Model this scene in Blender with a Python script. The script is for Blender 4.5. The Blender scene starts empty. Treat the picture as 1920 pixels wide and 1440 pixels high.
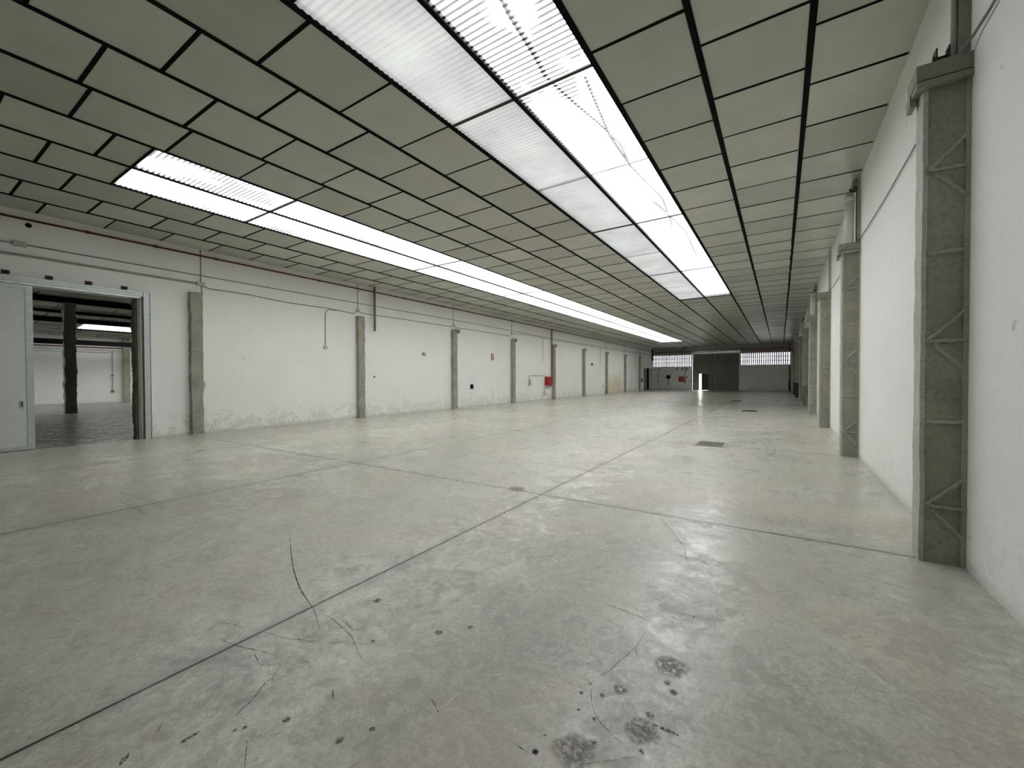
import bpy, bmesh, math, random
from mathutils import Vector, Matrix, noise
random.seed(7)
C = bpy.context.scene.collection
# ------------------------------------------------------------------ camera
cam_d = bpy.data.cameras.new('camera'); cam_d.sensor_width = 36; cam_d.lens = 784.127 / 1920 * 36
cam_d.clip_end = 300; cam_d.clip_start = 0.05
cam = bpy.data.objects.new('camera', cam_d); C.objects.link(cam)
r_ = Vector((0.84141338, 0.54038273, -0.00316588)); u_ = Vector((-0.00532188, 0.01414445, 0.9998858))
f_ = Vector((-0.5403658, 0.84130044, -0.01477718))
cam.matrix_world = Matrix(((r_.x, u_.x, -f_.x, 0), (r_.y, u_.y, -f_.y, 0), (r_.z, u_.z, -f_.z, 1.5), (0, 0, 0, 1)))
bpy.context.scene.camera = cam
# ------------------------------------------------------------------ overcast sky, exposure
SKY = 16.5
w = bpy.data.worlds.new('overcast'); bpy.context.scene.world = w; w.use_nodes = True
bg = w.node_tree.nodes['Background']; bg.inputs[0].default_value = (1.0, 1.0, 0.975, 1); bg.inputs[1].default_value = SKY
vs = bpy.context.scene.view_settings
vs.view_transform = 'Standard'; vs.look = 'None'; vs.gamma = 1; vs.use_curve_mapping = False; vs.exposure = 0.0
# ------------------------------------------------------------------ plan of the hall (metres)
XL, XR, YB, YF = -13.46, 1.225, -8.0, 53.2
BAY = 5.34
def ceil_z(x): return 5.057 + (x - XL) * 0.01003
SK1 = (-4.05, -1.86, 2.3, 21.0)      # near skylight x0 x1 y0 y1
SK2 = (-10.36, -8.25, 2.53, 44.6)    # long skylight
SKA = (-33.9, -32.0, 6.7, 11.0)      # skylight in the neighbouring hall
SKB = (-33.9, -27.6, 11.0, 24.0)  # unseen skylight, added to brighten the neighbouring hall
SKC = (-33.9, -27.6, -7.5, 2.6)  # second added skylight there, also out of view
def ann_z(x): return 5.1 + min(0, (x + 26.4)) * 0.095
def portal(x0, x1, y0, y1, z, rot=(0, 0, 0), sx=None, sy=None):
    l = bpy.data.lights.new('sky_portal', 'AREA'); l.shape = 'RECTANGLE'
    l.size = sx or (x1 - x0); l.size_y = sy or (y1 - y0); l.cycles.is_portal = True
    o = bpy.data.objects.new('sky_portal', l); C.objects.link(o)
    o.location = ((x0 + x1) / 2, (y0 + y1) / 2, z); o.rotation_euler = rot
portal(*SK1, 5.24); portal(*SK2, 5.2)
portal(*SKA, 4.75); portal(*SKB, 5.2); portal(*SKC, 5.2)
portal(-13.3, -8.9, 53.5, 53.5, 3.46, (-math.pi / 2, 0, 0), 4.5, 1.5)
portal(-3.75, 0.84, 53.5, 53.5, 3.49, (-math.pi / 2, 0, 0), 4.6, 1.4)
# ------------------------------------------------------------------ materials
def nmat(name):
    m = bpy.data.materials.new(name); m.use_nodes = True
    nt = m.node_tree; b = nt.nodes['Principled BSDF']; return m, nt, b
def N(nt, t, **k):
    n = nt.nodes.new(t)
    for a, v in k.items():
        if a.startswith('i_'): n.inputs[int(a[2:])].default_value = v
        else: setattr(n, a, v)
    return n
def L(nt, a, b): nt.links.new(a, b)
def pos(nt, scale=(1, 1, 1), loc=(0, 0, 0)):
    g = N(nt, 'ShaderNodeNewGeometry'); mp = N(nt, 'ShaderNodeMapping')
    mp.inputs['Scale'].default_value = scale; mp.inputs['Location'].default_value = loc
    L(nt, g.outputs['Position'], mp.inputs['Vector']); return mp.outputs[0]
def noi(nt, vec, sc, det=4, rough=.55, dist=0):
    n = N(nt, 'ShaderNodeTexNoise'); n.inputs['Scale'].default_value = sc; n.inputs['Detail'].default_value = det
    n.inputs['Roughness'].default_value = rough; n.inputs['Distortion'].default_value = dist
    L(nt, vec, n.inputs['Vector']); return n.outputs['Fac']
def ramp(nt, fac, stops):
    r = N(nt, 'ShaderNodeValToRGB'); e = r.color_ramp.elements
    while len(e) < len(stops): e.new(0.5)
    for k, (p, c) in enumerate(stops):
        e[k].position = p; e[k].color = (c, c, c, 1) if isinstance(c, (int, float)) else (*c, 1)
    L(nt, fac, r.inputs[0]); return r.outputs[0]
def mix(nt, fac, a, b, mode='MIX'):
    m = N(nt, 'ShaderNodeMix', data_type='RGBA', blend_type=mode)
    for s, v in ((m.inputs[0], fac), (m.inputs[6], a), (m.inputs[7], b)):
        if isinstance(v, (int, float)): s.default_value = v
        elif isinstance(v, tuple): s.default_value = (*v, 1)
        else: L(nt, v, s)
    return m.outputs[2]
def mth(nt, op, a, b=None, c=None, clamp=False):
    m = N(nt, 'ShaderNodeMath', operation=op); m.use_clamp = clamp
    for k, v in enumerate((a, b, c)):
        if v is None: continue
        if isinstance(v, (int, float)): m.inputs[k].default_value = v
        else: L(nt, v, m.inputs[k])
    return m.outputs[0]
def bump(nt, b, h, strength, dist=.01):
    n = N(nt, 'ShaderNodeBump'); n.inputs['Strength'].default_value = strength; n.inputs['Distance'].default_value = dist
    L(nt, h, n.inputs['Height']); L(nt, n.outputs[0], b.inputs['Normal'])
def sep(nt):
    g = N(nt, 'ShaderNodeNewGeometry'); s = N(nt, 'ShaderNodeSeparateXYZ'); L(nt, g.outputs['Position'], s.inputs[0]); return s.outputs
def mr(nt, v, a, b, c=0, d=1):
    m = N(nt, 'ShaderNodeMapRange'); m.clamp = True
    L(nt, v, m.inputs[0])
    for k, q in enumerate((a, b, c, d)): m.inputs[k + 1].default_value = q
    return m.outputs[0]

def simple(name, col, rough=.6, metal=0, var=.12, sc=6, bmp=0, bsc=60):
    m, nt, b = nmat(name); p = pos(nt)
    n = noi(nt, p, sc, 4)
    dk = tuple(c * (1 - var) for c in col); lt = tuple(min(1, c * (1 + var)) for c in col)
    L(nt, ramp(nt, n, [(.3, dk), (.7, lt)]), b.inputs['Base Color'])
    b.inputs['Roughness'].default_value = rough; b.inputs['Metallic'].default_value = metal
    if bmp: bump(nt, b, noi(nt, p, bsc, 5), bmp, .01)
    return m

def plaster(name, col=(.86, .865, .83), stain=False, wear=.75):
    m, nt, b = nmat(name); p = pos(nt)
    big = noi(nt, p, .6, 3); fine = noi(nt, p, 14, 6, .65); mid = noi(nt, p, 3.2, 6, .6, .6)
    c = mix(nt, ramp(nt, big, [(.3, 0), (.7, 1)]), tuple(k * .94 for k in col), col)
    c = mix(nt, mth(nt, 'MULTIPLY', ramp(nt, fine, [(.62, 0), (.72, 1)]), .25), c, tuple(k * .72 for k in col))
    s = sep(nt); z = s[2]
    low = mr(nt, z, .85, 0.0)
    # damp, flaking paint along the foot of the wall
    t = mth(nt, 'ADD', mid, mth(nt, 'MULTIPLY', low, .16))
    edge = ramp(nt, t, [(.60, 0), (.625, 1), (.645, 1), (.67, .35)])
    c = mix(nt, mth(nt, 'MULTIPLY', mth(nt, 'MULTIPLY', edge, low), wear), c, (.50, .49, .42))
    foot = mth(nt, 'MULTIPLY', mr(nt, z, .10, 0.0), .5)
    c = mix(nt, foot, c, (.42, .41, .36))
    specks = ramp(nt, noi(nt, p, 5.5, 2), [(.73, 0), (.75, 1)])
    c = mix(nt, mth(nt, 'MULTIPLY', specks, .5), c, (.40, .40, .37))
    if stain:
        y = s[1]
        ys = mth(nt, 'ADD', y, mth(nt, 'MULTIPLY', mid, 1.2))
        k = mth(nt, 'MULTIPLY', mr(nt, ys, 37.3, 38.3), mr(nt, ys, 42.1, 41.7))
        zz = mth(nt, 'ADD', z, mth(nt, 'MULTIPLY', noi(nt, pos(nt, (1, 1, .2)), 1.6, 4), 1.9))
        k = mth(nt, 'MULTIPLY', k, mr(nt, zz, 2.9, 2.0))
        c = mix(nt, mth(nt, 'MULTIPLY', k, .62), c, (.66, .55, .30))
    L(nt, c, b.inputs['Base Color']); b.inputs['Roughness'].default_value = .85
    h = mth(nt, 'ADD', fine, mth(nt, 'MULTIPLY', noi(nt, p, 45, 4), .5)); bump(nt, b, h, .55, .014)
    return m

def concrete(name, col=(.34, .335, .27), rough=.9, var=.35):
    m, nt, b = nmat(name); p = pos(nt)
    a = noi(nt, p, 2.2, 5, .6); f = noi(nt, p, 28, 6, .7)
    c = mix(nt, ramp(nt, a, [(.3, 0), (.7, 1)]), tuple(k * (1 - var * .6) for k in col), tuple(k * (1 + var * .5) for k in col))
    c = mix(nt, ramp(nt, f, [(.35, .5), (.5, 0), (.66, 0), (.8, .35)]), c, tuple(k * .55 for k in col))
    L(nt, c, b.inputs['Base Color']); b.inputs['Roughness'].default_value = rough
    bump(nt, b, mth(nt, 'ADD', f, mth(nt, 'MULTIPLY', noi(nt, p, 90, 3), .6)), .8, .015)
    return m

def floor_mat(name, col, gloss=(.20, .50), joints=True):
    m, nt, b = nmat(name); p = pos(nt)
    n1 = noi(nt, p, .45, 4, .6, .5); n2 = noi(nt, p, 2.4, 8, .68, .8); n3 = noi(nt, p, 9, 8, .75, 1.2); n4 = noi(nt, p, 40, 5, .7)
    c = mix(nt, ramp(nt, n1, [(.40, 0), (.60, 1)]), tuple(k * .76 for k in col), tuple(k * 1.10 for k in col))
    c = mix(nt, ramp(nt, n2, [(.36, .8), (.56, 0)]), c, tuple(k * .66 for k in col))
    c = mix(nt, ramp(nt, n3, [(.50, 0), (.66, .6)]), c, tuple(min(.8, k * 1.4) for k in col))
    c = mix(nt, ramp(nt, n3, [(.34, .9), (.48, 0)]), c, tuple(k * .60 for k in col))
    fl_ = noi(nt, pos(nt, loc=(9, 3, 0)), 5.2, 6, .7, 2.4)
    c = mix(nt, ramp(nt, fl_, [(.54, 0), (.64, .55)]), c, tuple(k * .52 for k in col))
    scr = noi(nt, pos(nt, (2.2, .7, 1), (4, 4, 0)), 9, 7, .8, 3.0)
    c = mix(nt, ramp(nt, scr, [(.54, 0), (.64, .5)]), c, tuple(k * .62 for k in col))
    c = mix(nt, ramp(nt, scr, [(.34, .5), (.44, 0)]), c, tuple(min(.85, k * 1.45) for k in col))
    hue = noi(nt, pos(nt, loc=(31, 7, 0)), .9, 3)
    c = mix(nt, ramp(nt, hue, [(.42, 0), (.66, .30)]), c, (col[0] * 1.14, col[1] * 1.0, col[2] * .86))
    c = mix(nt, ramp(nt, n4, [(.38, .5), (.56, 0)]), c, tuple(k * .62 for k in col))
    s = sep(nt); x, y = s[0], s[1]
    dust = mth(nt, 'MULTIPLY', mr(nt, x, .75, 1.2), .35)
    if joints:
        def line(v, step, off, half):
            q = mth(nt, 'PINGPONG', mth(nt, 'ADD', v, off), step / 2)     # 0 at multiples of step
            return q
        wob = mth(nt, 'MULTIPLY', mth(nt, 'SUBTRACT', noi(nt, p, 5, 3), .5), .006)
        jx = mth(nt, 'ADD', line(x, 3.765, 2.58 + 3.765 * 8, 0), wob); jy = mth(nt, 'ADD', line(y, 5.37, -4.706 + 5.37 * 8, 0), wob)
        jx = mth(nt, 'ADD', jx, mr(nt, x, .8, .9)); j = mth(nt, 'MINIMUM', jx, jy)
        halo = mr(nt, mth(nt, 'ADD', j, mth(nt, 'MULTIPLY', mth(nt, 'SUBTRACT', n3, .5), .12)), .10, .0)
        c = mix(nt, mth(nt, 'MULTIPLY', halo, .5), c, tuple(k * .55 for k in col))
        cut = mr(nt, j, .0115, .0065)
        c = mix(nt, mth(nt, 'MULTIPLY', cut, .96), c, (.012, .011, .008))
    L(nt, c, b.inputs['Base Color'])
    r = ramp(nt, mth(nt, 'ADD', mth(nt, 'MULTIPLY', n2, .5), mth(nt, 'MULTIPLY', n3, .5)), [(.40, gloss[1]), (.58, gloss[0])])
    L(nt, r, b.inputs['Roughness'])
    h = mth(nt, 'ADD', n3, mth(nt, 'MULTIPLY', n4, .4))
    if joints: h = mth(nt, 'SUBTRACT', h, mth(nt, 'MULTIPLY', cut, 3.0))
    bump(nt, b, h, .16, .01)
    return m

def tile_mat(name, col=(.50, .50, .435), rough=.42):
    m, nt, b = nmat(name); g = N(nt, 'ShaderNodeNewGeometry'); p = pos(nt)
    k = mr(nt, g.outputs['Random Per Island'], 0, 1, .86, 1.1)
    n = ramp(nt, noi(nt, p, 2.2, 5), [(.3, .93), (.7, 1.04)])
    c = mix(nt, 1.0, col, n, 'MULTIPLY')
    v = N(nt, 'ShaderNodeCombineXYZ'); [L(nt, k, v.inputs[q]) for q in range(3)]
    c = mix(nt, 1.0, c, v.outputs[0], 'MULTIPLY')
    sp = ramp(nt, noi(nt, p, 16, 3), [(.76, 0), (.78, 1)])
    sp = mth(nt, 'MULTIPLY', sp, ramp(nt, noi(nt, p, 1.1, 2), [(.56, 0), (.64, 1)]))
    c = mix(nt, mth(nt, 'MULTIPLY', sp, .7), c, (.09, .085, .07))
    L(nt, c, b.inputs['Base Color']); b.inputs['Roughness'].default_value = rough
    bump(nt, b, noi(nt, p, 1.4, 2), .15, .02)
    return m

def sheet_mat(name, clear, col, line, dirt=1.0, liney=.18):
    """corrugated translucent sheet: part clear, part milky, rib shading and dirt painted into the grooves"""
    m = bpy.data.materials.new(name); m.use_nodes = True; nt = m.node_tree
    nt.nodes.remove(nt.nodes['Principled BSDF']); out = nt.nodes['Material Output']
    p = pos(nt); s = sep(nt)
    ph = mth(nt, 'PINGPONG', s[1], .038)                       # groove every 76 mm
    wob = mth(nt, 'MULTIPLY', mth(nt, 'SUBTRACT', noi(nt, p, 7, 4, .7), .5), .012)
    g = mr(nt, mth(nt, 'ADD', ph, wob), .038 * (liney + .12), .038 * liney, 0, 1)
    fade = ramp(nt, noi(nt, pos(nt, (1, .5, 1)), .8, 3), [(.38, .35), (.6, 1)])
    g = mth(nt, 'MULTIPLY', mth(nt, 'MULTIPLY', g, fade), line)
    c = mix(nt, ramp(nt, noi(nt, p, 1.1, 5, .6), [(.3, 0), (.7, 1)]), tuple(k * .68 for k in col), col)
    c = mix(nt, ramp(nt, noi(nt, pos(nt, (.5, 9, 1)), 1.5, 4), [(.35, .25), (.6, 0)]), c, tuple(k * .70 for k in col))
    c = mix(nt, g, c, (.022, .022, .024))  # dark groove lines: rib shading put into the colour, along with dirt
    sp = ramp(nt, noi(nt, pos(nt, (1, 1.6, 1)), 26, 3, .6), [(.715, 0), (.73, 1)])
    # dirt gathers near the cross bars
    yb = mth(nt, 'PINGPONG', mth(nt, 'ADD', s[1], -4.70 + 5.34 * 4), 2.67)
    near = mr(nt, yb, 1.1, 0, .12, 1)
    sp = mth(nt, 'MULTIPLY', mth(nt, 'MULTIPLY', sp, near), .95 * dirt)
    c = mix(nt, sp, c, (.004, .004, .004))
    tr = N(nt, 'ShaderNodeBsdfTransparent'); tl = N(nt, 'ShaderNodeBsdfTranslucent'); df = N(nt, 'ShaderNodeBsdfDiffuse')
    L(nt, c, tr.inputs[0]); L(nt, c, tl.inputs[0]); L(nt, c, df.inputs[0])
    m1 = N(nt, 'ShaderNodeMixShader'); m1.inputs[0].default_value = .16
    L(nt, tl.outputs[0], m1.inputs[1]); L(nt, df.outputs[0], m1.inputs[2])
    m2 = N(nt, 'ShaderNodeMixShader'); m2.inputs[0].default_value = clear
    L(nt, m1.outputs[0], m2.inputs[1]); L(nt, tr.outputs[0], m2.inputs[2])
    L(nt, m2.outputs[0], out.inputs['Surface'])
    return m

def mark_mat(name, col, cover, sc=30, thr=.5):
    m = bpy.data.materials.new(name); m.use_nodes = True; nt = m.node_tree; b = nt.nodes['Principled BSDF']
    out = nt.nodes['Material Output']; b.inputs['Base Color'].default_value = (*col, 1); b.inputs['Roughness'].default_value = .6
    tr = N(nt, 'ShaderNodeBsdfTransparent'); mx = N(nt, 'ShaderNodeMixShader')
    f = ramp(nt, noi(nt, pos(nt), sc, 5, .7), [(thr - .07, 0), (thr + .07, cover)])
    at = N(nt, 'ShaderNodeAttribute', attribute_name='fade')
    f = mth(nt, 'MULTIPLY', f, at.outputs['Fac'])
    L(nt, f, mx.inputs[0]); L(nt, tr.outputs[0], mx.inputs[1]); L(nt, b.outputs[0], mx.inputs[2]); L(nt, mx.outputs[0], out.inputs[0])
    return m

M = dict(
    wall=plaster('white_plaster', wear=.22), wall_stain=plaster('white_plaster_stained', stain=True), wall_far=plaster('grey_plaster', (.84, .85, .84)),
    floor=floor_mat('worn_concrete_floor', (.56, .555, .49)),
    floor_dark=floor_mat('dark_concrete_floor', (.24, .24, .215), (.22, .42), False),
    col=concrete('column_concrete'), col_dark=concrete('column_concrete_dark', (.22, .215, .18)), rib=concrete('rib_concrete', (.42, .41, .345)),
    flange=concrete('flange_render', (.52, .52, .47), var=.2), fascia=concrete('fascia_concrete', (.42, .43, .43), var=.12),
    lintel=concrete('pink_lintel_brick', (.44, .36, .33), var=.15), brick=concrete('broken_brick', (.13, .115, .095)),
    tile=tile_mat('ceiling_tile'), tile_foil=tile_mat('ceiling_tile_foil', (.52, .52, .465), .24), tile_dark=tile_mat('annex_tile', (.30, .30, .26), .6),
    black=simple('black_bar', (.006, .006, .006), .85), iron=simple('dark_iron', (.04, .037, .033), .6, .3, .3),
    steel=simple('bar_steel', (.40, .40, .42), .6, 0), galv=simple('galvanised_steel', (.50, .545, .54), .42, .55, .10, 14),
    rail=simple('bright_rail', (.62, .64, .63), .35, .6), leaf=simple('door_leaf_panel', (.62, .65, .62), .55, 0, .04),
    red=simple('red_pipe_paint', (.10, .008, .014), .45), redbox=simple('red_cabinet_paint', (.36, .008, .012), .4),
    cable=simple('grey_cable', (.20, .20, .18), .6), conduit=simple('grey_conduit', (.36, .36, .32), .6),
    grey=simple('grey_plastic', (.45, .45, .42), .5), pvc=simple('painted_pvc', (.66, .66, .62), .45, 0, .06),
    green=simple('green_gate_paint', (.12, .145, .09), .45, .1, .15, 2), green2=simple('green_door_paint', (.10, .12, .09), .5),
    white=simple('white_paint', (.78, .79, .78), .5, 0, .04), brown=simple('brown_pipe', (.20, .15, .12), .6),
    sign_green=simple('sign_green', (.02, .22, .10), .5, 0, .02), sign_red=simple('sign_red', (.42, .03, .03), .5, 0, .02),
    sheet_clear=sheet_mat('corrugated_clear', .93, (.80, .805, .84), .99, 1.0, .36),
    sheet_milk=sheet_mat('corrugated_milky', .12, (.062, .064, .063), .35, .9, .30),
    sheet_far=sheet_mat('corrugated_old', .5, (.46, .465, .47), .97, .9, .42),
    pane=sheet_mat('frosted_pane', .6, (.38, .385, .40), .0, 0), 
    tyre=mark_mat('tyre_mark', (.035, .033, .028), .85, 75, .48), stain=mark_mat('oil_stain', (.17, .145, .11), .62, 34, .46),
    spot=mark_mat('dark_spot', (.08, .075, .06), .8, 60, .46), pale=mark_mat('pale_scuff', (.68, .68, .66), .75, 14, .52),
    paper=simple('paper', (.8, .8, .78), .7, 0, .03), ground=concrete('outside_paving', (.8, .8, .78)))
M['tile_foil'].node_tree.nodes['Principled BSDF'].inputs['Specular IOR Level'].default_value = 1.0
_b = M['black'].node_tree.nodes['Principled BSDF']; _b.inputs['Specular IOR Level'].default_value = .08
# ------------------------------------------------------------------ mesh helpers
class MB:
    def __init__(s): s.v = []; s.f = []; s.m = []
    def quad(s, pts, mi=0):
        k = len(s.v); s.v += [tuple(p) for p in pts]; s.f.append(tuple(range(k, k + len(pts)))); s.m.append(mi); return s
    def box(s, x0, x1, y0, y1, z0, z1, mi=0):
        k = len(s.v); s.v += [(x, y, z) for z in (z0, z1) for y in (y0, y1) for x in (x0, x1)]
        for f in ((0, 2, 3, 1), (4, 5, 7, 6), (0, 1, 5, 4), (2, 6, 7, 3), (0, 4, 6, 2), (1, 3, 7, 5)):
            s.f.append(tuple(k + i for i in f)); s.m.append(mi)
        return s
    def tube(s, pts, r, n=8, mi=0):
        P = [Vector(p) for p in pts]; base = len(s.v)
        for i, p in enumerate(P):
            d = (P[min(i + 1, len(P) - 1)] - P[max(i - 1, 0)]).normalized()
            a = d.cross(Vector((0, 0, 1)) if abs(d.z) < .9 else Vector((1, 0, 0))).normalized(); b = d.cross(a)
            for q in range(n):
                t = 2 * math.pi * q / n; s.v.append(tuple(p + a * (r * math.cos(t)) + b * (r * math.sin(t))))
        for i in range(len(P) - 1):
            for q in range(n):
                a0 = base + i * n; s.f.append((a0 + q, a0 + (q + 1) % n, a0 + n + (q + 1) % n, a0 + n + q)); s.m.append(mi)
        s.f.append(tuple(base + n - 1 - q for q in range(n))); s.m.append(mi)
        e = base + (len(P) - 1) * n; s.f.append(tuple(e + q for q in range(n))); s.m.append(mi)
        return s
    def bar(s, a, b, wx, wz, mi=0, up=(0, 0, 1)):
        a, b = Vector(a), Vector(b); d = (b - a).normalized(); u = Vector(up)
        sd = d.cross(u).normalized(); u = sd.cross(d).normalized(); k = len(s.v)
        for p in (a, b):
            for i, j in ((-1, -1), (1, -1), (1, 1), (-1, 1)): s.v.append(tuple(p + sd * (i * wx / 2) + u * (j * wz / 2)))
        for f in ((0, 3, 2, 1), (4, 5, 6, 7), (0, 1, 5, 4), (1, 2, 6, 5), (2, 3, 7, 6), (3, 0, 4, 7)):
            s.f.append(tuple(k + i for i in f)); s.m.append(mi)
        return s
    def disc(s, c, r, ax='y', d=.02, n=20, mi=0):
        c = Vector(c); e = {'x': Vector((1, 0, 0)), 'y': Vector((0, 1, 0)), 'z': Vector((0, 0, 1))}[ax] * (d / 2)
        return s.tube([c - e, c + e], r, n, mi)
    def rough(s, x0, x1, y0, y1, z0, z1, nz, amp, seed=0, mi=0, n=3):
        """box whose long vertical sides are irregular"""
        base = len(s.v); ring = []
        for i in range(n): ring.append((i / n, 0))
        for i in range(n): ring.append((1, i / n))
        for i in range(n): ring.append((1 - i / n, 1))
        for i in range(n): ring.append((0, 1 - i / n))
        R = len(ring)
        for k in range(nz + 1):
            z = z0 + (z1 - z0) * k / nz
            for (a, b) in ring:
                x = x0 + (x1 - x0) * a; y = y0 + (y1 - y0) * b
                q = noise.noise_vector(Vector((x * 3 + seed, y * 3, z * 3.1))) * .6 + noise.noise_vector(Vector((x * 11, y * 11 + seed, z * 12))) * .4
                s.v.append((x + q.x * amp, y + q.y * amp, z if k in (0, nz) else z + q.z * amp * .3))
        for k in range(nz):
            for q in range(R):
                a0 = base + k * R; s.f.append((a0 + q, a0 + (q + 1) % R, a0 + R + (q + 1) % R, a0 + R + q)); s.m.append(mi)
        s.f.append(tuple(base + R - 1 - q for q in range(R))); s.m.append(mi)
        e = base + nz * R; s.f.append(tuple(e + q for q in range(R))); s.m.append(mi)
        return s
    def build(s, name, mats, parent=None, smooth=False, origin=None):
        me = bpy.data.meshes.new(name)
        o_ = Vector(origin) if origin is not None else Vector((0, 0, 0))
        me.from_pydata([tuple(Vector(p) - o_) for p in s.v], [], s.f); me.update()
        if not isinstance(mats, (list, tuple)): mats = [mats]
        for q in mats: me.materials.append(q)
        me.polygons.foreach_set('material_index', s.m)
        if smooth: me.polygons.foreach_set('use_smooth', [True] * len(s.f))
        bm = bmesh.new(); bm.from_mesh(me); bmesh.ops.recalc_face_normals(bm, faces=bm.faces); bm.to_mesh(me); bm.free()
        o = bpy.data.objects.new(name, me); C.objects.link(o)
        if parent is not None: o.parent = parent
        elif origin is not None: o.location = o_
        return o
def tag(o, label=None, cat=None, group=None, kind=None):
    if label: o['label'] = label
    if cat: o['category'] = cat
    if group: o['group'] = group
    if kind: o['kind'] = kind
    return o
def empty(name, loc, label, cat, group=None):
    o = bpy.data.objects.new(name, None); C.objects.link(o); o.location = loc; o.empty_display_size = .1
    return tag(o, label, cat, group)
def struct(name, mb, mats): return tag(mb.build(name, mats), kind='structure')
# ------------------------------------------------------------------ floor
fl = struct('floor', MB().box(XL, XR, YB, YF + .25, -.12, 0), M['floor'])
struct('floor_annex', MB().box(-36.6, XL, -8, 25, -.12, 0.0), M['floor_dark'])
struct('ground_outside', MB().box(-45, 25, YF + .25, 90, -.2, -.03), M['ground'])
class SoftMB(MB):
    def __init__(s): super().__init__(); s.a = {}
    def build(s, *q, **k):
        o = super().build(*q, **k); at = o.data.attributes.new('fade', 'FLOAT', 'POINT')
        for i in range(len(s.v)): at.data[i].value = s.a.get(i, 1.0)
        return o
def ribbon(mb, pts, wd, z=.0012, taper=True):
    P = [Vector((a, b, 0)) for a, b in pts]; fine = []
    for i in range(len(P) - 1):
        n = max(2, int((P[i + 1] - P[i]).length / .03))
        for k in range(n):
            t = k / n; p0 = P[max(i - 1, 0)]; p1 = P[i]; p2 = P[i + 1]; p3 = P[min(i + 2, len(P) - 1)]
            fine.append(.5 * ((2 * p1) + (p2 - p0) * t + (2 * p0 - 5 * p1 + 4 * p2 - p3) * t * t + (3 * p1 - p0 - 3 * p2 + p3) * t ** 3))
    fine.append(P[-1]); n = len(fine); base = len(mb.v)
    for i, q in enumerate(fine):
        d = (fine[min(i + 1, n - 1)] - fine[max(i - 1, 0)]).normalized(); s = Vector((-d.y, d.x, 0))
        e = min(1, .25 + 3 * min(i, n - 1 - i) / n) if taper else 1
        k = wd / 2 * e * random.uniform(.6, 1.25)
        mb.v.append(tuple(q + s * k + Vector((0, 0, z)))); mb.v.append(tuple(q - s * k + Vector((0, 0, z))))
    for i in range(n - 1):
        mb.f.append((base + 2 * i, base + 2 * i + 1, base + 2 * i + 3, base + 2 * i + 2)); mb.m.append(0)
def blob(mb, x, y, r, z=.0015, ax=1, rot=0):
    n = 22; pts = []
    sd = random.uniform(0, 50)
    for k in range(n):
        t = 2 * math.pi * k / n; q = r * (1 + .22 * noise.noise(Vector((math.cos(t) * 1.3 + sd, math.sin(t) * 1.3, 0))))
        a, b = q * math.cos(t) * ax, q * math.sin(t)
        pts.append((a * math.cos(rot) - b * math.sin(rot), a * math.sin(rot) + b * math.cos(rot)))
    base = len(mb.v)
    for q, al in ((1.0, 0.0), (.78, .62), (.45, 1.0)):
        for a, b in pts: mb.a[len(mb.v)] = al; mb.v.append((x + a * q, y + b * q, z))
    for g in range(2):
        for k in range(n): o_ = base + g * n; mb.f.append((o_ + k, o_ + (k + 1) % n, o_ + n + (k + 1) % n, o_ + n + k)); mb.m.append(0)
    mb.f.append(tuple(base + 2 * n + k for k in range(n))); mb.m.append(0)
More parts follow.
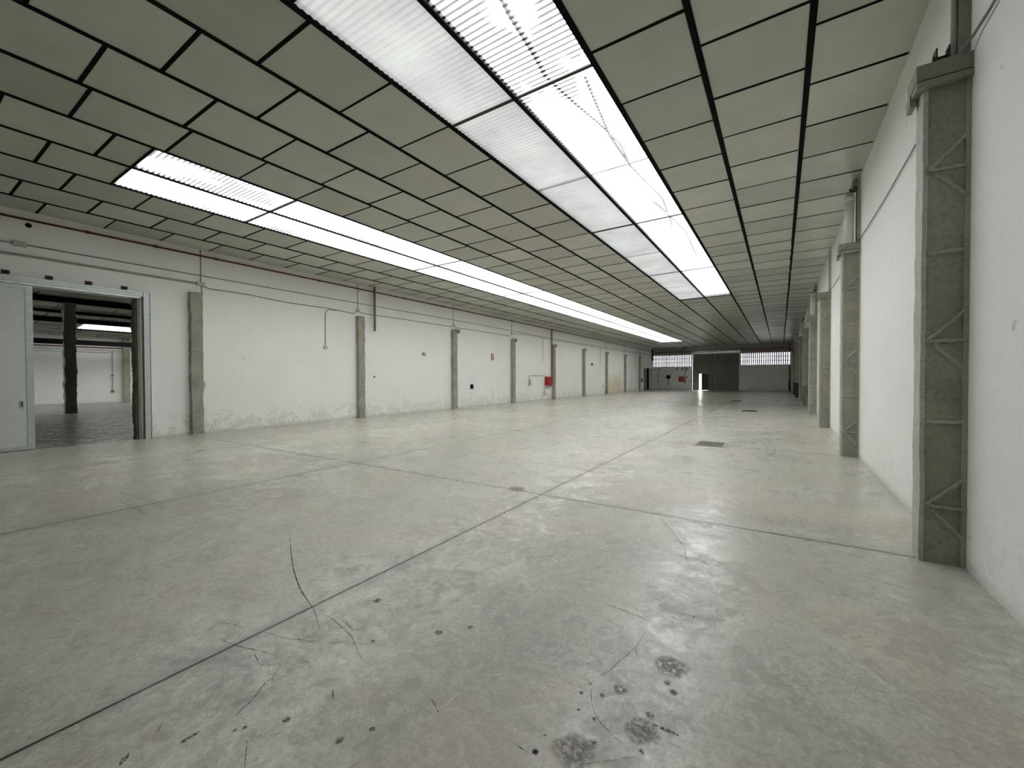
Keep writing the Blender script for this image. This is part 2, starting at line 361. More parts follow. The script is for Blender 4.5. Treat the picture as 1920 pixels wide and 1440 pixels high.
MARKS = [(0.0053, [(-3.29, 1.85), (-3.09, 1.76), (-2.85, 1.66), (-2.61, 1.59), (-2.5, 1.55), (-2.35, 1.48), (-2.25, 1.44)]), (0.0044, [(-2.52, 1.59), (-2.41, 1.57), (-2.34, 1.57), (-2.19, 1.54), (-2.09, 1.52), (-2.0, 1.48), (-1.91, 1.44), (-1.83, 1.41)]), (0.0042, [(-2.56, 1.27), (-2.47, 1.29), (-2.38, 1.31), (-2.29, 1.35), (-2.21, 1.38)]), (0.0058, [(-2.71, 1.1), (-2.62, 1.11), (-2.52, 1.13), (-2.43, 1.16), (-2.35, 1.18), (-2.24, 1.2)]), (0.0046, [(-2.96, 1.16), (-2.83, 1.2), (-2.71, 1.23), (-2.63, 1.25)]), (0.0063, [(-2.14, 1.24), (-2.08, 1.26)]), (0.0064, [(-2.2, 1.17), (-2.15, 1.12), (-2.13, 1.06), (-2.09, 1.0), (-2.06, 0.95), (-2.05, 0.91), (-2.02, 0.88)]), (0.0054, [(-2.41, 1.14), (-2.29, 1.11)]), (0.0035, [(-2.29, 1.61), (-2.12, 1.56)]), (0.0052, [(-2.14, 1.41), (-2.06, 1.49)]), (0.0055, [(-1.86, 0.85), (-1.79, 0.81), (-1.73, 0.78)]), (0.0045, [(-1.85, 0.91), (-1.82, 0.87)]), (0.0069, [(-1.81, 1.21), (-1.75, 1.17)]), (0.0096, [(-3.98, 2.22), (-3.44, 1.93), (-3.04, 1.74), (-2.65, 1.6)]), (0.016, [(-2.07, 0.76), (-2.07, 0.72), (-2.07, 0.68)]), (0.0326, [(-2.19, 0.56), (-2.15, 0.52)]), (0.0093, [(-2.26, 0.69), (-2.22, 0.66)]), (0.008, [(-7.64, 1.67), (-7.3, 1.82), (-6.58, 1.88), (-5.82, 1.87)]), (0.0073, [(-6.96, 1.7), (-6.38, 1.7), (-5.77, 1.68)]), (0.0055, [(-1.37, 1.42), (-1.32, 1.4), (-1.27, 1.37)]), (0.0042, [(-0.92, 1.43), (-0.84, 1.42)]), (0.0033, [(-0.66, 2.5), (-0.67, 2.31), (-0.7, 2.18), (-0.73, 2.05), (-0.76, 1.97), (-0.79, 1.89), (-0.83, 1.83)]), (0.0023, [(-0.94, 1.87), (-0.88, 1.86), (-0.83, 1.85)]), (0.0041, [(-0.67, 2.3), (-0.63, 2.21)]), (0.0037, [(-0.76, 1.88), (-0.73, 1.81), (-0.69, 1.75), (-0.64, 1.71), (-0.58, 1.68), (-0.53, 1.66), (-0.5, 1.64)]), (0.0017, [(-0.41, 1.78), (-0.35, 1.77), (-0.29, 1.77), (-0.24, 1.78)]), (0.0024, [(-0.68, 1.46), (-0.57, 1.55), (-0.45, 1.66)]), (0.0245, [(-0.46, 1.83), (-0.4, 1.83), (-0.35, 1.83)]), (0.0058, [(-1.09, 4.64), (-0.87, 4.22), (-0.72, 3.93), (-0.65, 3.68), (-0.57, 3.47)]), (0.0109, [(-0.41, 11.62), (-0.26, 10.67), (-0.24, 9.81), (-0.37, 9.16)]), (0.011, [(-0.26, 11.71), (-0.1, 10.54), (-0.11, 9.69), (-0.29, 8.87)]), (0.0059, [(-1.01, 2.65), (-0.83, 2.63), (-0.63, 2.6)]), (0.0047, [(-2.3, 1.6), (-2.13, 1.56)])]
SPOTS = [(-0.47, 2.25, 0.08), (-0.49, 1.77, 0.069), (-0.69, 1.53, 0.082), (-0.64, 1.61, 0.012), (-0.82, 1.44, 0.014), (-0.46, 1.67, 0.012), (-0.64, 1.95, 0.032), (-0.76, 1.73, 0.008), (-0.79, 1.83, 0.011), (-0.84, 2.04, 0.007), (-0.46, 2.12, 0.016), (-0.42, 2.07, 0.019), (-0.48, 1.87, 0.02), (-1.53, 1.05, 0.018), (-1.82, 0.99, 0.017), (-1.93, 0.87, 0.01), (-1.95, 1.56, 0.012), (-1.46, 1.16, 0.011), (-1.56, 1.96, 0.017), (-1.69, 1.82, 0.023), (-0.82, 1.44, 0.014), (-0.7, 1.87, 0.013), (-2.99, 4.77, 0.116), (-0.68, 1.72, 0.011), (-1.95, 0.84, 0.009), (-2.28, 1.86, 0.026), (-1.46, 1.16, 0.012)]

mb = SoftMB()
for wd, pts in MARKS: ribbon(mb, pts, wd)
# long faint scrape arcs further down the hall
for pts in ([(-3.3, 9.2), (-3.0, 10.3), (-3.2, 11.4)], [(-1.9, 13.0), (-1.4, 14.6), (-1.7, 16)], [(-5.2, 6.1), (-4.6, 7.2), (-4.5, 8.6)]): ribbon(mb, pts, .018)
tag(mb.build('tyre_marks', M['tyre'], fl), 'black rubber scuffs and skid lines', kind='stuff')
mb = SoftMB(); mb2 = SoftMB()
for x, y, r in SPOTS: blob(mb if r > .03 else mb2, x, y, r * 1.15, .0016)
for k in range(45):
    blob(mb2, random.uniform(-3.4, .6), random.uniform(.9, 6), random.choice((.003, .004, .005, .006)), .0016, random.uniform(1, 2.2), random.uniform(0, 3))
tag(mb.build('oil_stain', M['stain'], fl), 'brown oily stains', kind='stuff')
tag(mb2.build('dark_specks', M['spot'], fl), 'small dark specks', kind='stuff')
mb = SoftMB()
for x, y, r, ax in ((-.65, 13.6, .28, 3.5), (-.25, 12.3, .2, 2.6), (-3.9, 13.5, .5, 2.4), (-3.4, 15.2, .5, 2), (-1.2, 27, .8, 2.5), (-.8, 24.2, .5, 2.5), (-6.2, 27, .9, 2.6), (-7.0, 22, .7, 2.3), (-2.2, 20.0, .35, 2.5)):
    blob(mb, x, y, r, .0012, ax, random.uniform(-.3, .3))
tag(mb.build('pale_scuffs', M['pale'], fl), 'pale worn polish patches', kind='stuff')
# ------------------------------------------------------------------ walls
H = 5.45; T = .26
mb = MB()
def wl(y0, y1, z0, z1): mb.box(XL - T, XL, y0, y1, z0, z1)
wl(YB, .3, 0, H); wl(.3, 3.78, 3.5, H); wl(3.78, 49.1, 0, H); wl(49.1, 52.7, 2.62, H); wl(52.7, YF + .25, 0, H)
wleft = struct('wall_left', mb, M['wall_stain'])
mb = MB(); mb.rough(XL - T - .05, XL - .05, 3.70, 3.80, 0.0, 3.5, 70, .045, 3); mb.build('broken_jamb', M['brick'], wleft)
mb = MB(); mb.box(XL - .055, XL + .004, 3.735, 3.785, 0, 3.5); mb.build('render_strip', M['col'], wleft)
struct('wall_right', MB().box(XR, XR + .3, YB, YF + .25, 0, H), M['wall'])
struct('wall_back', MB().box(XL - T, XR + .3, YB - .25, YB, 0, H), M['wall'])
mb = MB()
def wf(x0, x1, z0, z1): mb.box(x0, x1, YF, YF + .25, z0, z1)
W1 = (-13.30, -8.92, 2.74, 4.19); W2 = (-3.74, .83, 2.80, 4.19); GX = (-8.74, -3.95)
wf(XL, W1[0], 0, H); wf(W1[0], W1[1], 0, W1[2]); wf(W1[0], W1[1], W1[3], H); wf(W1[1], GX[0], 0, H)
wf(GX[0], GX[1], 4.2, H); wf(GX[1], W2[0], 0, H); wf(W2[0], W2[1], 0, W2[2]); wf(W2[0], W2[1], W2[3], H); wf(W2[1], XR, 0, H)
struct('wall_far', mb, M['wall_far'])
struct('trim_1', MB().box(XL, -8.8, YF - .09, YF, 4.60, 5.09).box(-8.8, -3.9, YF - .12, YF, 4.60, 5.13).box(-3.9, XR, YF - .09, YF, 4.60, 5.18), M['fascia'])
struct('trim_2', MB().box(XL, -8.9, YF - .05, YF, 4.22, 4.60).box(-3.8, XR, YF - .05, YF, 4.22, 4.60), M['lintel'])
struct('trim_3', MB().box(-8.91, -8.76, YF - .10, YF, 0, 4.3), M['white'])
struct('trim_4', MB().box(-3.93, -3.78, YF - .10, YF, 0, 4.3), M['white'])
def window(name, Wn, label):
    x0, x1, z0, z1 = Wn; n = 23
    wd = tag(MB().box(x0, x1, YF + .12, YF + .15, z0, z1).build(name, M['pane']), label, kind='structure')
    fr = MB()
    for k in range(1, n): x = x0 + (x1 - x0) * k / n; fr.box(x - .048, x + .048, YF + .03, YF + .08, z0, z1)
    for z in (z0 + (z1 - z0) * .345, z0 + (z1 - z0) * .67): fr.box(x0, x1, YF + .035, YF + .075, z - .028, z + .028)
    for a, b, c, d in ((x0, x1, z0, z0 + .04), (x0, x1, z1 - .04, z1)): fr.box(a, b, YF + .03, YF + .09, c, d)
    fr.build('window_bars', M['steel'], wd)
    MB().box(x0 - .03, x1 + .03, YF - .05, YF + .03, z0 - .05, z0).build('window_sill', M['white'], wd)
window('window_1', W1, 'long barred window strip at left of the green gate')
window('window_2', W2, 'long barred window strip at right of the green gate')
# neighbouring hall seen through the sliding door
AX = -36.4
struct('wall_annex_far', MB().box(AX - .25, AX, -8, 25, 0, 5.2), M['wall'])
struct('wall_annex_back', MB().box(AX, XL - T, -8.25, -8, 0, 5.3), M['wall'])
struct('wall_annex_end', MB().box(AX, XL - T, 25, 25.25, 0, 5.3), M['wall'])
# ------------------------------------------------------------------ ceiling
XS = [XL, -12.53, -11.47, -10.38, -9.30, -8.25, -7.23, -6.17, -5.11, -4.05, -2.95, -1.85, -.80, .26, XR]
PH = [2.08, 1.61, 2.08, 1.60, 2.08, 1.60, 1.49, 1.97, 2.53, 3.01, 2.50, 4.52, 5.10, 5.47]
PI_ = 1.0655
def tiles(mb, x0, x1, ya, yb, ph, zf, step=PI_, gx=.025, gy=.016, amp=.0025, bul=None, mi=0):
    y = ph - math.ceil((ph - ya) / step) * step
    while y < yb:
        a, b = max(y + gy, ya), min(y + step - gy, yb); y += step
        if b - a < .08: continue
        B = bul((x0 + x1) / 2, a) if bul else 0
        nx, ny = (4, 6) if B else (1, 1)
        dz = [random.uniform(-amp, amp) for _ in range(4)]; bb = random.uniform(-.3, 1) * B; b2 = random.uniform(-.5, .5) * B
        k0 = len(mb.v)
        for j in range(ny + 1):
            for i in range(nx + 1):
                u, v = i / nx, j / ny; X = x0 + gx + (x1 - x0 - 2 * gx) * u; Y = a + (b - a) * v
                z = zf(X) + dz[0] * (1 - u) * (1 - v) + dz[1] * u * (1 - v) + dz[2] * (1 - u) * v + dz[3] * u * v
                if B: z -= bb * math.sin(math.pi * v) * (.4 + .6 * u) - b2 * math.sin(2 * math.pi * v) * u
                mb.v.append((X, Y, z))
        for j in range(ny):
            for i in range(nx):
                q = k0 + j * (nx + 1) + i; mb.f.append((q, q + nx + 1, q + nx + 2, q + 1)); mb.m.append(mi if not (B and mi == 0 and x0 > -2) else 1)
def bulge(x, y):
    if y < 8.5: return 0
    k = min(1, (y - 8.5) / 8)
    if x > .2: return .050 * k
    if x > -.9: return .032 * k
    if x > -2: return .018 * k
    return .004 * k
mb = MB()
for r in range(14):
    x0, x1 = XS[r], XS[r + 1]; sk = SK1 if r in (9, 10) else SK2 if r in (3, 4) else None
    spans = [(YB, YF)] if not sk else [(YB, sk[2]), (sk[3], YF)]
    for a, b in spans: tiles(mb, x0 - (.03 if r == 0 else 0), x1 + (.03 if r == 13 else 0), a, b, PH[r], ceil_z, bul=bulge)
cl = struct('ceiling', mb, [M['tile'], M['tile_foil']])
# black backing deck and bars
mb = MB()
def deck(x0, x1, y0, y1):
    z0, z1 = ceil_z(x0), ceil_z(x1); k = len(mb.v)
    for dz in (.055, .10):
        mb.v += [(x0, y0, z0 + dz), (x1, y0, z1 + dz), (x1, y1, z1 + dz), (x0, y1, z0 + dz)]
    for f in ((0, 3, 2, 1), (4, 5, 6, 7), (0, 1, 5, 4), (1, 2, 6, 5), (2, 3, 7, 6), (3, 0, 4, 7)): mb.f.append(tuple(k + i for i in f)); mb.m.append(0)
deck(XL - .3, SK2[0], YB - .3, YF + .3); deck(SK2[0], SK2[1], YB - .3, SK2[2]); deck(SK2[0], SK2[1], SK2[3], YF + .3)
deck(SK2[1], SK1[0], YB - .3, YF + .3); deck(SK1[0], SK1[1], YB - .3, SK1[2]); deck(SK1[0], SK1[1], SK1[3], YF + .3); deck(SK1[1], XR + .35, YB - .3, YF + .3)
mb.build('roof_deck', M['black'], cl)
mb = MB()
for x in XS[1:-1]:
    z = ceil_z(x); wd = .034 if x > -1.9 else .029
    mb.box(x - wd, x + wd, YB, YF, z - .012, z + .05)
mb.build('long_bars', M['black'], cl)
mb = MB()
for r in range(14):
    x0, x1 = XS[r] + .02, XS[r + 1] - .02; sk = SK1 if r in (9, 10) else SK2 if r in (3, 4) else None
    y = PH[r] - math.ceil((PH[r] - YB) / PI_) * PI_
    while y < YF:
        if y > YB and not (sk and sk[2] - .02 < y < sk[3] + .02):
            g = random.choice((.020, .020, .017, .014)) if y > 3 else .022
            z0, z1 = ceil_z(x0), ceil_z(x1); k = len(mb.v)
            for dz in (-.004, .05): mb.v += [(x0, y - g, z0 + dz), (x1, y - g, z1 + dz), (x1, y + g, z1 + dz), (x0, y + g, z0 + dz)]
            for f in ((0, 3, 2, 1), (4, 5, 6, 7), (0, 1, 5, 4), (1, 2, 6, 5), (2, 3, 7, 6), (3, 0, 4, 7)): mb.f.append(tuple(k + i for i in f)); mb.m.append(0)
        y += PI_
mb.build('cross_bars', M['black'], cl)
# ------------------------------------------------------------------ skylights
def corrugated(x0, x1, y0, y1, zf, pitch=.076, amp=.006, zo=.012):
    mb = MB(); n = int((y1 - y0) / pitch * 6); k = 0
    for j in range(n + 1):
        y = y0 + (y1 - y0) * j / n; dz = amp * math.cos(2 * math.pi * y / pitch) + zo
        mb.v += [(x0, y, zf(x0) + dz), (x1, y, zf(x1) + dz)]
    for j in range(n): mb.f.append((2 * j, 2 * j + 1, 2 * j + 3, 2 * j + 2)); mb.m.append(0)
    return mb
def skylight(sk, xm, seams, bars, ma, mb_, label):
    x0, x1, y0, y1 = sk; root = empty('skylight', ((x0 + x1) / 2, (y0 + y1) / 2, ceil_z(x0)), label, 'skylight'); O = root.location
    ys = [y0] + bars + [y1]
    for a, b in zip(ys[:-1], ys[1:]):
        for (p, q, mt, lb) in ((x0, xm, ma, 'milky corrugated sheet'), (xm, x1, mb_, 'clearer corrugated sheet')):
            o = corrugated(p, q, a, b, ceil_z).build('roof_sheet', mt, root, True, O)
            if ma is not mb_: o['label'] = lb
    for y in bars:
        MB().bar((x0, y, ceil_z(x0) + .008), (x1, y, ceil_z(x1) + .008), .05, .02).build('cross_bar', M['iron'], root, origin=O)
    for y in seams:
        MB().bar((x0, y, ceil_z(x0) + .038), (x1, y, ceil_z(x1) + .038), .035, .012).build('sheet_lap', M['steel'], root, origin=O)
    for y in (y0, y1): MB().bar((x0, y, ceil_z(x0) + .01), (x1, y, ceil_z(x1) + .01), .03, .06).build('end_curb', M['black'], root, origin=O)
    return root
skylight(SK1, -2.95, [7.24, 12.7, 18.0, 19.6], [4.70, 10.05, 15.40], M['sheet_milk'], M['sheet_clear'], 'wide near skylight of corrugated sheets above the middle of the hall')
skylight(SK2, -9.30, [7.6, 12.7, 18.0, 23.4, 28.7, 34.0, 39.4], [4.83, 10.05, 15.4, 20.75, 26.1, 31.4, 36.75, 42.1], M['sheet_far'], M['sheet_far'], 'long narrow skylight running down the left half of the ceiling')
# roof steel above the near skylight, seen through the sheets
def roofbar(pts, r, label):
    o = MB().tube(pts, r, 8).build('roof_brace', M['steel'], None, True, pts[0]); tag(o, label, 'roof brace')
roofbar([(-2.45, 3.2, 5.62), (-2.60, 4.0, 5.62), (-2.66, 4.7, 5.62), (-2.72, 5.1, 5.62)], .035, 'bent grey brace above the skylight, before its first cross bar')
roofbar([(-2.72, 5.15, 5.62), (-2.62, 5.85, 5.62), (-2.50, 6.5, 5.62), (-2.40, 7.3, 5.62), (-2.47, 8.1, 5.62)], .018, 'thin grey brace above the skylight, just past its first cross bar')
roofbar([(-2.27, 5.4, 5.62), (-2.36, 6.1, 5.62), (-2.47, 7.0, 5.62), (-2.48, 8.1, 5.62), (-2.3, 10.0, 5.62), (-2.5, 12.0, 5.62)], .025, 'long grey brace above the right half of the skylight')
roofbar([(-2.50, 10.0, 5.6), (-2.25, 12.5, 5.6), (-2.4, 15.2, 5.6)], .03, 'grey brace above the far end of the near skylight')
# ------------------------------------------------------------------ left wall columns
ORD = ['first', 'second', 'third', 'fourth', 'fifth', 'sixth', 'seventh', 'eighth', 'ninth', 'tenth']
LN = ['beside the wide sliding door', 'next along from the sliding door column', 'between the green exit sign and the red wall sign', 'between the black wall hole and the grey switch box', 'behind the red hose cabinet',
      'fifth along, right of the red hose cabinet', 'with the small black wall box on its left', 'at the right edge of the yellow stain', 'just before the white framed far doorway', 'in the far left corner']
YL = [4.80, 10.10, 15.50, 20.82, 26.12, 31.45, 36.72, 42.10, 47.35]
LN[6] = 'at the left edge of the yellow stain'; LN[5] = 'next to the right of the red hose cabinet column'
for i, y in enumerate(YL):
    root = empty('wall_column', (XL, y + .13, 0), 'rough bare concrete column on left wall, ' + LN[i], 'column', 'left wall columns')
    O = root.location; top = 3.84 if i < 3 else 3.80
    MB().rough(XL - .05, XL + .17, y, y + .27, 0, top, 120 if i < 4 else 50, .032, i * 7.3).build('shaft', M['col'], root, origin=O)
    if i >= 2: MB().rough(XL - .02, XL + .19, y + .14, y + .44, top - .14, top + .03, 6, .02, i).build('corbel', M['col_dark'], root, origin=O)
    # cast lifts show as small ridges
    mb = MB()
    for z in (.45, 1.2, 2.05, 2.9): mb.rough(XL + .0, XL + .178, y - .012, y + .27, z, z + .03, 2, .012, z + i)
    mb.build('ridge', M['col'], root, origin=O)
# ------------------------------------------------------------------ right wall columns
YR = [4.655 + k * BAY for k in range(9)]
RN = ['nearest one, tall in the right foreground', 'second one, with a white downpipe on top', 'third one from the front', 'fourth one, with a white downpipe on top', 'fifth one, with a broken lump at its foot',
      'sixth one, white pipe above', 'seventh one, dark guard around its foot', 'eighth one, dark guard around its foot', 'last one beside the far window']
proto = None
def right_column():
    O = Vector((XR, YR[0] + .1, 0)); y = YR[0]; root = empty('lattice_column', O, 'x', 'column', 'right wall columns')
    MB().rough(.972, XR + .02, y, y + .2, 0, 3.83, 70, .010, 2).build('shaft', M['col'], root, origin=O)
    mb = MB(); mb.rough(.955, .985, y - .006, y + .20, 0, 3.82, 90, .010, 9); mb.build('front_flange', M['flange'], root, origin=O)
    mb = MB(); mb.rough(XR - .028, XR + .02, y - .018, y + .1, 0, 3.85, 90, .008, 19); mb.build('rear_flange', M['rib'], root, origin=O)
    cp = MB(); cp.rough(.905, XR + .02, y - .045, y + .24, 3.86, 3.985, 6, .014, 4, n=6); cp.rough(.90, XR + .02, y - .062, y + .25, 3.80, 3.845, 3, .012, 5, n=6); cp.rough(.92, XR, y - .03, y + .22, 3.83, 3.87, 2, .008, 6, n=6)
    cp.rough(.892, .93, y + .10, y + .24, 3.74, 3.84, 4, .010, 6)
    cp.build('capital', M['col'], root, origin=O)
    yy = y - .006
    def lb(p, q):
        P = [Vector((p[0] + (q[0] - p[0]) * t / 8, yy - .002 + .003 * math.sin(t * 2.1), p[1] + (q[1] - p[1]) * t / 8 + .003 * math.sin(t * 1.7 + p[1]))) for t in range(9)]
        MB().tube(P, .0145, 6).build('lattice_bar', M['rib'], root, origin=O)
    for z in (1.135, 2.485): lb((.99, z), (1.20, z + .004))
    for z in (.46, 1.785, 3.145):
        lb((.99, z), (1.20, z - .005)); lb((1.0, z + .01), (1.205, z + .225)); lb((1.03, z - .03), (1.205, z - .235))
    return root
proto = right_column()
def copy_tree(o, parent=None):
    c = o.copy(); C.objects.link(c)
    if parent is not None: c.parent = parent
    for ch in [k for k in o.children]: copy_tree(ch, c)
    return c
bpy.context.view_layer.update()
base_children = list(proto.children)
for i, y in enumerate(YR):
    if i == 0: rt = proto
    else:
        rt = proto.copy(); C.objects.link(rt); rt.location = (XR, y + .1, 0)
        for ch in base_children: c = ch.copy(); C.objects.link(c); c.parent = rt
    rt['label'] = 'grey concrete column with lattice ribs on right wall, ' + RN[i]
cols = [o for o in C.objects if o.name.startswith('lattice_column')]
cols.sort(key=lambda o: o.location.y)
# details that only single columns have
O = cols[4].location; y = YR[4]
MB().rough(.93, XR, y - .10, y + .15, .55, 1.05, 8, .05, 3).rough(.94, 1.02, y - .08, y + .02, .0, .6, 6, .03, 8).build('broken_lump', M['col_dark'], cols[4], origin=O)
for k in (6, 7):
    O = cols[k].location; y = YR[k]
    MB().box(.90, XR, y - .06, y + .26, 0, 1.08).build('foot_guard', M['iron'], cols[k], origin=O)
    MB().box(.88, XR, y - .08, y + .27, 1.08, 1.13).build('guard_ledge', M['rib'], cols[k], origin=O)
# stub of steel channel on the nearest capital, concrete band above
O = cols[0].location; y = YR[0]
st = MB(); st.box(1.035, 1.045, y + .04, y + .14, 3.97, 4.13); st.box(1.045, 1.115, y + .12, y + .13, 3.97, 4.10); st.box(1.108, 1.116, y + .04, y + .13, 3.97, 4.13); st.box(1.015, 1.035, y + .03, y + .06, 4.03, 4.06)
st.build('steel_stub', M['iron'], cols[0], origin=O)
for i, y in enumerate(YR[:5]):
    o = tag(MB().rough(XR - .07 if i == 0 else XR - .05, XR + .02, y + .02, y + .17, 3.985, ceil_z(XR), 16, .006, i * 3).build('wall_band', M['col'] if i == 0 else M['flange'], None, False, (XR, y + .1, 3.99)),
        ['plain grey concrete band rising above the nearest right column', 'pale band above the second right column, behind its pipe', 'pale band above the third right column', 'pale band above the fourth right column', 'pale band above the fifth right column'][i], 'wall band', 'concrete bands above the columns')
# downpipes
for i, lab in ((1, 'white downpipe on the second right column with a bend into the ceiling'), (3, 'white downpipe on top of the fourth right column'), (5, 'white downpipe on top of the sixth right column'), (7, 'white downpipe on top of the eighth right column')):
    y = YR[i] + .02; O = Vector((1.06, y, 3.99)); root = empty('downpipe', O, lab, 'pipe', 'downpipes on the right columns')
    MB().tube([(1.06, y, 3.985), (1.06, y, 4.82)], .075, 18).build('pipe', M['pvc'], root, True, O)
    MB().tube([(1.06, y, 4.76), (1.06, y, 4.84)], .084, 18).build('socket', M['pvc'], root, True, O)
    MB().tube([(1.06, y, 4.83), (1.075, y, 4.90), (1.11, y + .02, 4.97), (1.15, y + .05, 5.03), (1.17, y + .06, 5.17)], .06, 14).build('elbow', M['rib'], root, True, O)
    MB().tube([(1.17, y + .03, 3.99), (1.17, y + .03, 5.14)], .012, 8).build('side_wire', M['cable'], root, True, O)
y = YR[0]
tag(MB().tube([(1.135, y + .05, 3.97), (1.135, y + .045, 4.5), (1.14, y + .04, ceil_z(1.14))], .019, 12).build('conduit_pipe', M['conduit'], None, True, (1.135, y + .05, 3.98)), 'pale vertical conduit rising from the nearest right column capital', 'pipe')
tag(MB().tube([(1.135, y + .0, 3.965), (1.16, y - .06, 4.0), (1.19, y - .18, 4.03), (1.20, y - .42, 4.03), (1.20, y - .9, 4.04), (1.20, y - 2.2, 4.06), (1.20, -2, 4.1)], .010, 8).build('wall_cable', M['cable'], None, True, (1.2, y, 4)), 'dark cable climbing along right wall above the nearest column', 'cable', 'cables on the right wall')
for i in range(0, 5):
    ya, yb = YR[i] + .25, YR[i + 1] - .02; pts = [(1.205, ya + (yb - ya) * t / 10, 4.02 - .05 * math.sin(math.pi * t / 10)) for t in range(11)] + [(1.19, yb + .06, 4.05), (1.15, yb + .1, 3.985)]
    tag(MB().tube(pts, .008, 6).build('wall_cable', M['cable'], None, True, pts[0]), 'thin slack cable on the right wall between the %s and %s column' % (ORD[i], ORD[i + 1]), 'cable', 'cables on the right wall')
# ------------------------------------------------------------------ sliding door
O = Vector((XL + .1, 1.0, 0)); sd = empty('sliding_door', O, 'large pale sliding door leaf with galvanised frame, half open on left wall', 'door')
xa, xb = XL + .07, XL + .15
MB().box(xa + .01, xb - .01, -.95, 1.90, .09, 3.40).build('leaf', M['leaf'], sd, origin=O)
MB().box(xa, xb, 1.88, 1.985, .03, 3.47).build('stile', M['galv'], sd, origin=O)
MB().box(xa, xb, -1.03, -.93, .03, 3.47).build('stile', M['galv'], sd, origin=O)
MB().box(xa, xb, -.93, 1.88, 3.38, 3.47).build('top_frame', M['galv'], sd, origin=O)
MB().box(xa, xb, -.93, 1.88, .03, .10).build('bottom_frame', M['galv'], sd, origin=O)
hd = MB().box(xb - .01, xb + .006, 1.785, 1.835, .90, 1.06).build('recessed_handle', M['galv'], sd, origin=O)
MB().box(xb, xb + .009, 1.798, 1.822, .925, 1.035).build('handle_cup', M['iron'], hd, origin=O)
O = Vector((XL + .1, 1.5, 3.55)); rl = empty('door_track', O, 'galvanised top track of the sliding door, bolted to left wall', 'track')
MB().box(XL + .04, XL + .17, -2.2, 3.80, 3.595, 3.645).box(XL + .04, XL + .055, -2.2, 3.80, 3.50, 3.60).build('track_profile', M['galv'], rl, origin=O)
MB().box(XL + .155, XL + .17, -2.2, 3.80, 3.535, 3.60).build('track_lip', M['galv'], rl, origin=O)
MB().box(XL + .045, XL + .16, -2.2, 3.74, 3.485, 3.53).build('guide_rail', M['rail'], rl, origin=O)
for k, yy in enumerate((-.9, -.3, .35, 1.0, 1.64, 2.25, 2.87, 3.49)):
    b = MB(); b.box(XL, XL + .012, yy - .055, yy + .055, 3.66, 3.76); b.tube([(XL, yy, 3.70), (XL + .10, yy, 3.70)], .016, 8); b.box(XL + .05, XL + .10, yy - .035, yy + .035, 3.64, 3.715)
    b.disc((XL + .09, yy + .03, 3.71), .022, 'x', .05)
    b.build('track_bracket', M['iron'], rl, origin=O)
O = Vector((XL + .06, 3.88, 0))
gp = tag(MB().box(XL, XL + .10, 3.815, 3.83, 0, 3.66).box(XL, XL + .012, 3.815, 3.96, 0, 3.66).box(XL + .088, XL + .10, 3.815, 3.96, 0, 3.66).box(XL, XL + .10, 3.948, 3.96, 0, 3.66).build('guide_post', M['galv'], None, False, O), 'upright galvanised channel post closing the sliding door opening', 'post')
# ------------------------------------------------------------------ annex: columns, beams, ceiling
mb = MB()
xs = [-36.4 + k * 1.06 for k in range(10)] + [-26.4] + [-26.4 + 1.07 * k for k in range(1, 12)] + [XL - T]
for r in range(len(xs) - 1):
    x0, x1 = xs[r], xs[r + 1]
    mid = (x0 + x1) / 2
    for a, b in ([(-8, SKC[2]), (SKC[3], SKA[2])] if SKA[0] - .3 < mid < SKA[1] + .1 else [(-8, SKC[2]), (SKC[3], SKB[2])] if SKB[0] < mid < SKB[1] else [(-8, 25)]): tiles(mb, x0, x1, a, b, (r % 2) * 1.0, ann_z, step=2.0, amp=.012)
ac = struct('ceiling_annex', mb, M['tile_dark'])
mb = MB()
def adeck(x0, x1, y0, y1):
    k = len(mb.v); z0, z1 = ann_z(x0), ann_z(x1)
    for dz in (.05, .12): mb.v += [(x0, y0, z0 + dz), (x1, y0, z1 + dz), (x1, y1, z1 + dz), (x0, y1, z0 + dz)]
    for f in ((0, 3, 2, 1), (4, 5, 6, 7), (0, 1, 5, 4), (1, 2, 6, 5), (2, 3, 7, 6), (3, 0, 4, 7)): mb.f.append(tuple(k + i for i in f)); mb.m.append(0)
adeck(-36.7, SKA[0], -8.3, 25.3); adeck(SKA[0], SKA[1], SKC[3], SKA[2]); adeck(SKA[1], SKB[1], SKC[3], SKB[2]); adeck(SKA[0], SKB[1], -8.3, SKC[2]); adeck(SKA[0], SKB[1], SKB[3], 25.3); adeck(SKB[1], -26.4, -8.3, 25.3); adeck(-26.4, XL - .2, -8.3, 25.3)
mb.build('roof_deck', M['black'], ac)
O = Vector((-33.1, 15, 4.5)); r2 = empty('skylight', O, 'bright skylight strip seen through the sliding door opening', 'skylight')
corrugated(*SKA, ann_z, .15).build('roof_sheet', M['sheet_far'], r2, True, O)
struct('added_skylight_1', corrugated(*SKB, ann_z, .15), M['sheet_far']); struct('added_skylight_2', corrugated(*SKC, ann_z, .15), M['sheet_far'])  # unseen roof sheets, added so more sky lights the neighbouring hall
for x, z0, z1, lab in ((-26.4, 4.84, 5.08, 'dark roof beam above the dark column in the neighbouring hall'), (-28.9, 4.66, 4.80, 'slim dark roof beam in the neighbouring hall'), (-31.0, 4.42, 4.66, 'deep black beam above the skylight strip in the neighbouring hall'), (-34.4, 3.50, 3.78, 'lowest black beam before the white back wall of the neighbouring hall')):
    tag(MB().box(x - .1, x + .1, -7.9, 24.9, z0, z1).build('roof_beam', M['black'], None, False, (x, 8, z0)), lab, 'beam', 'dark beams in the neighbouring hall')
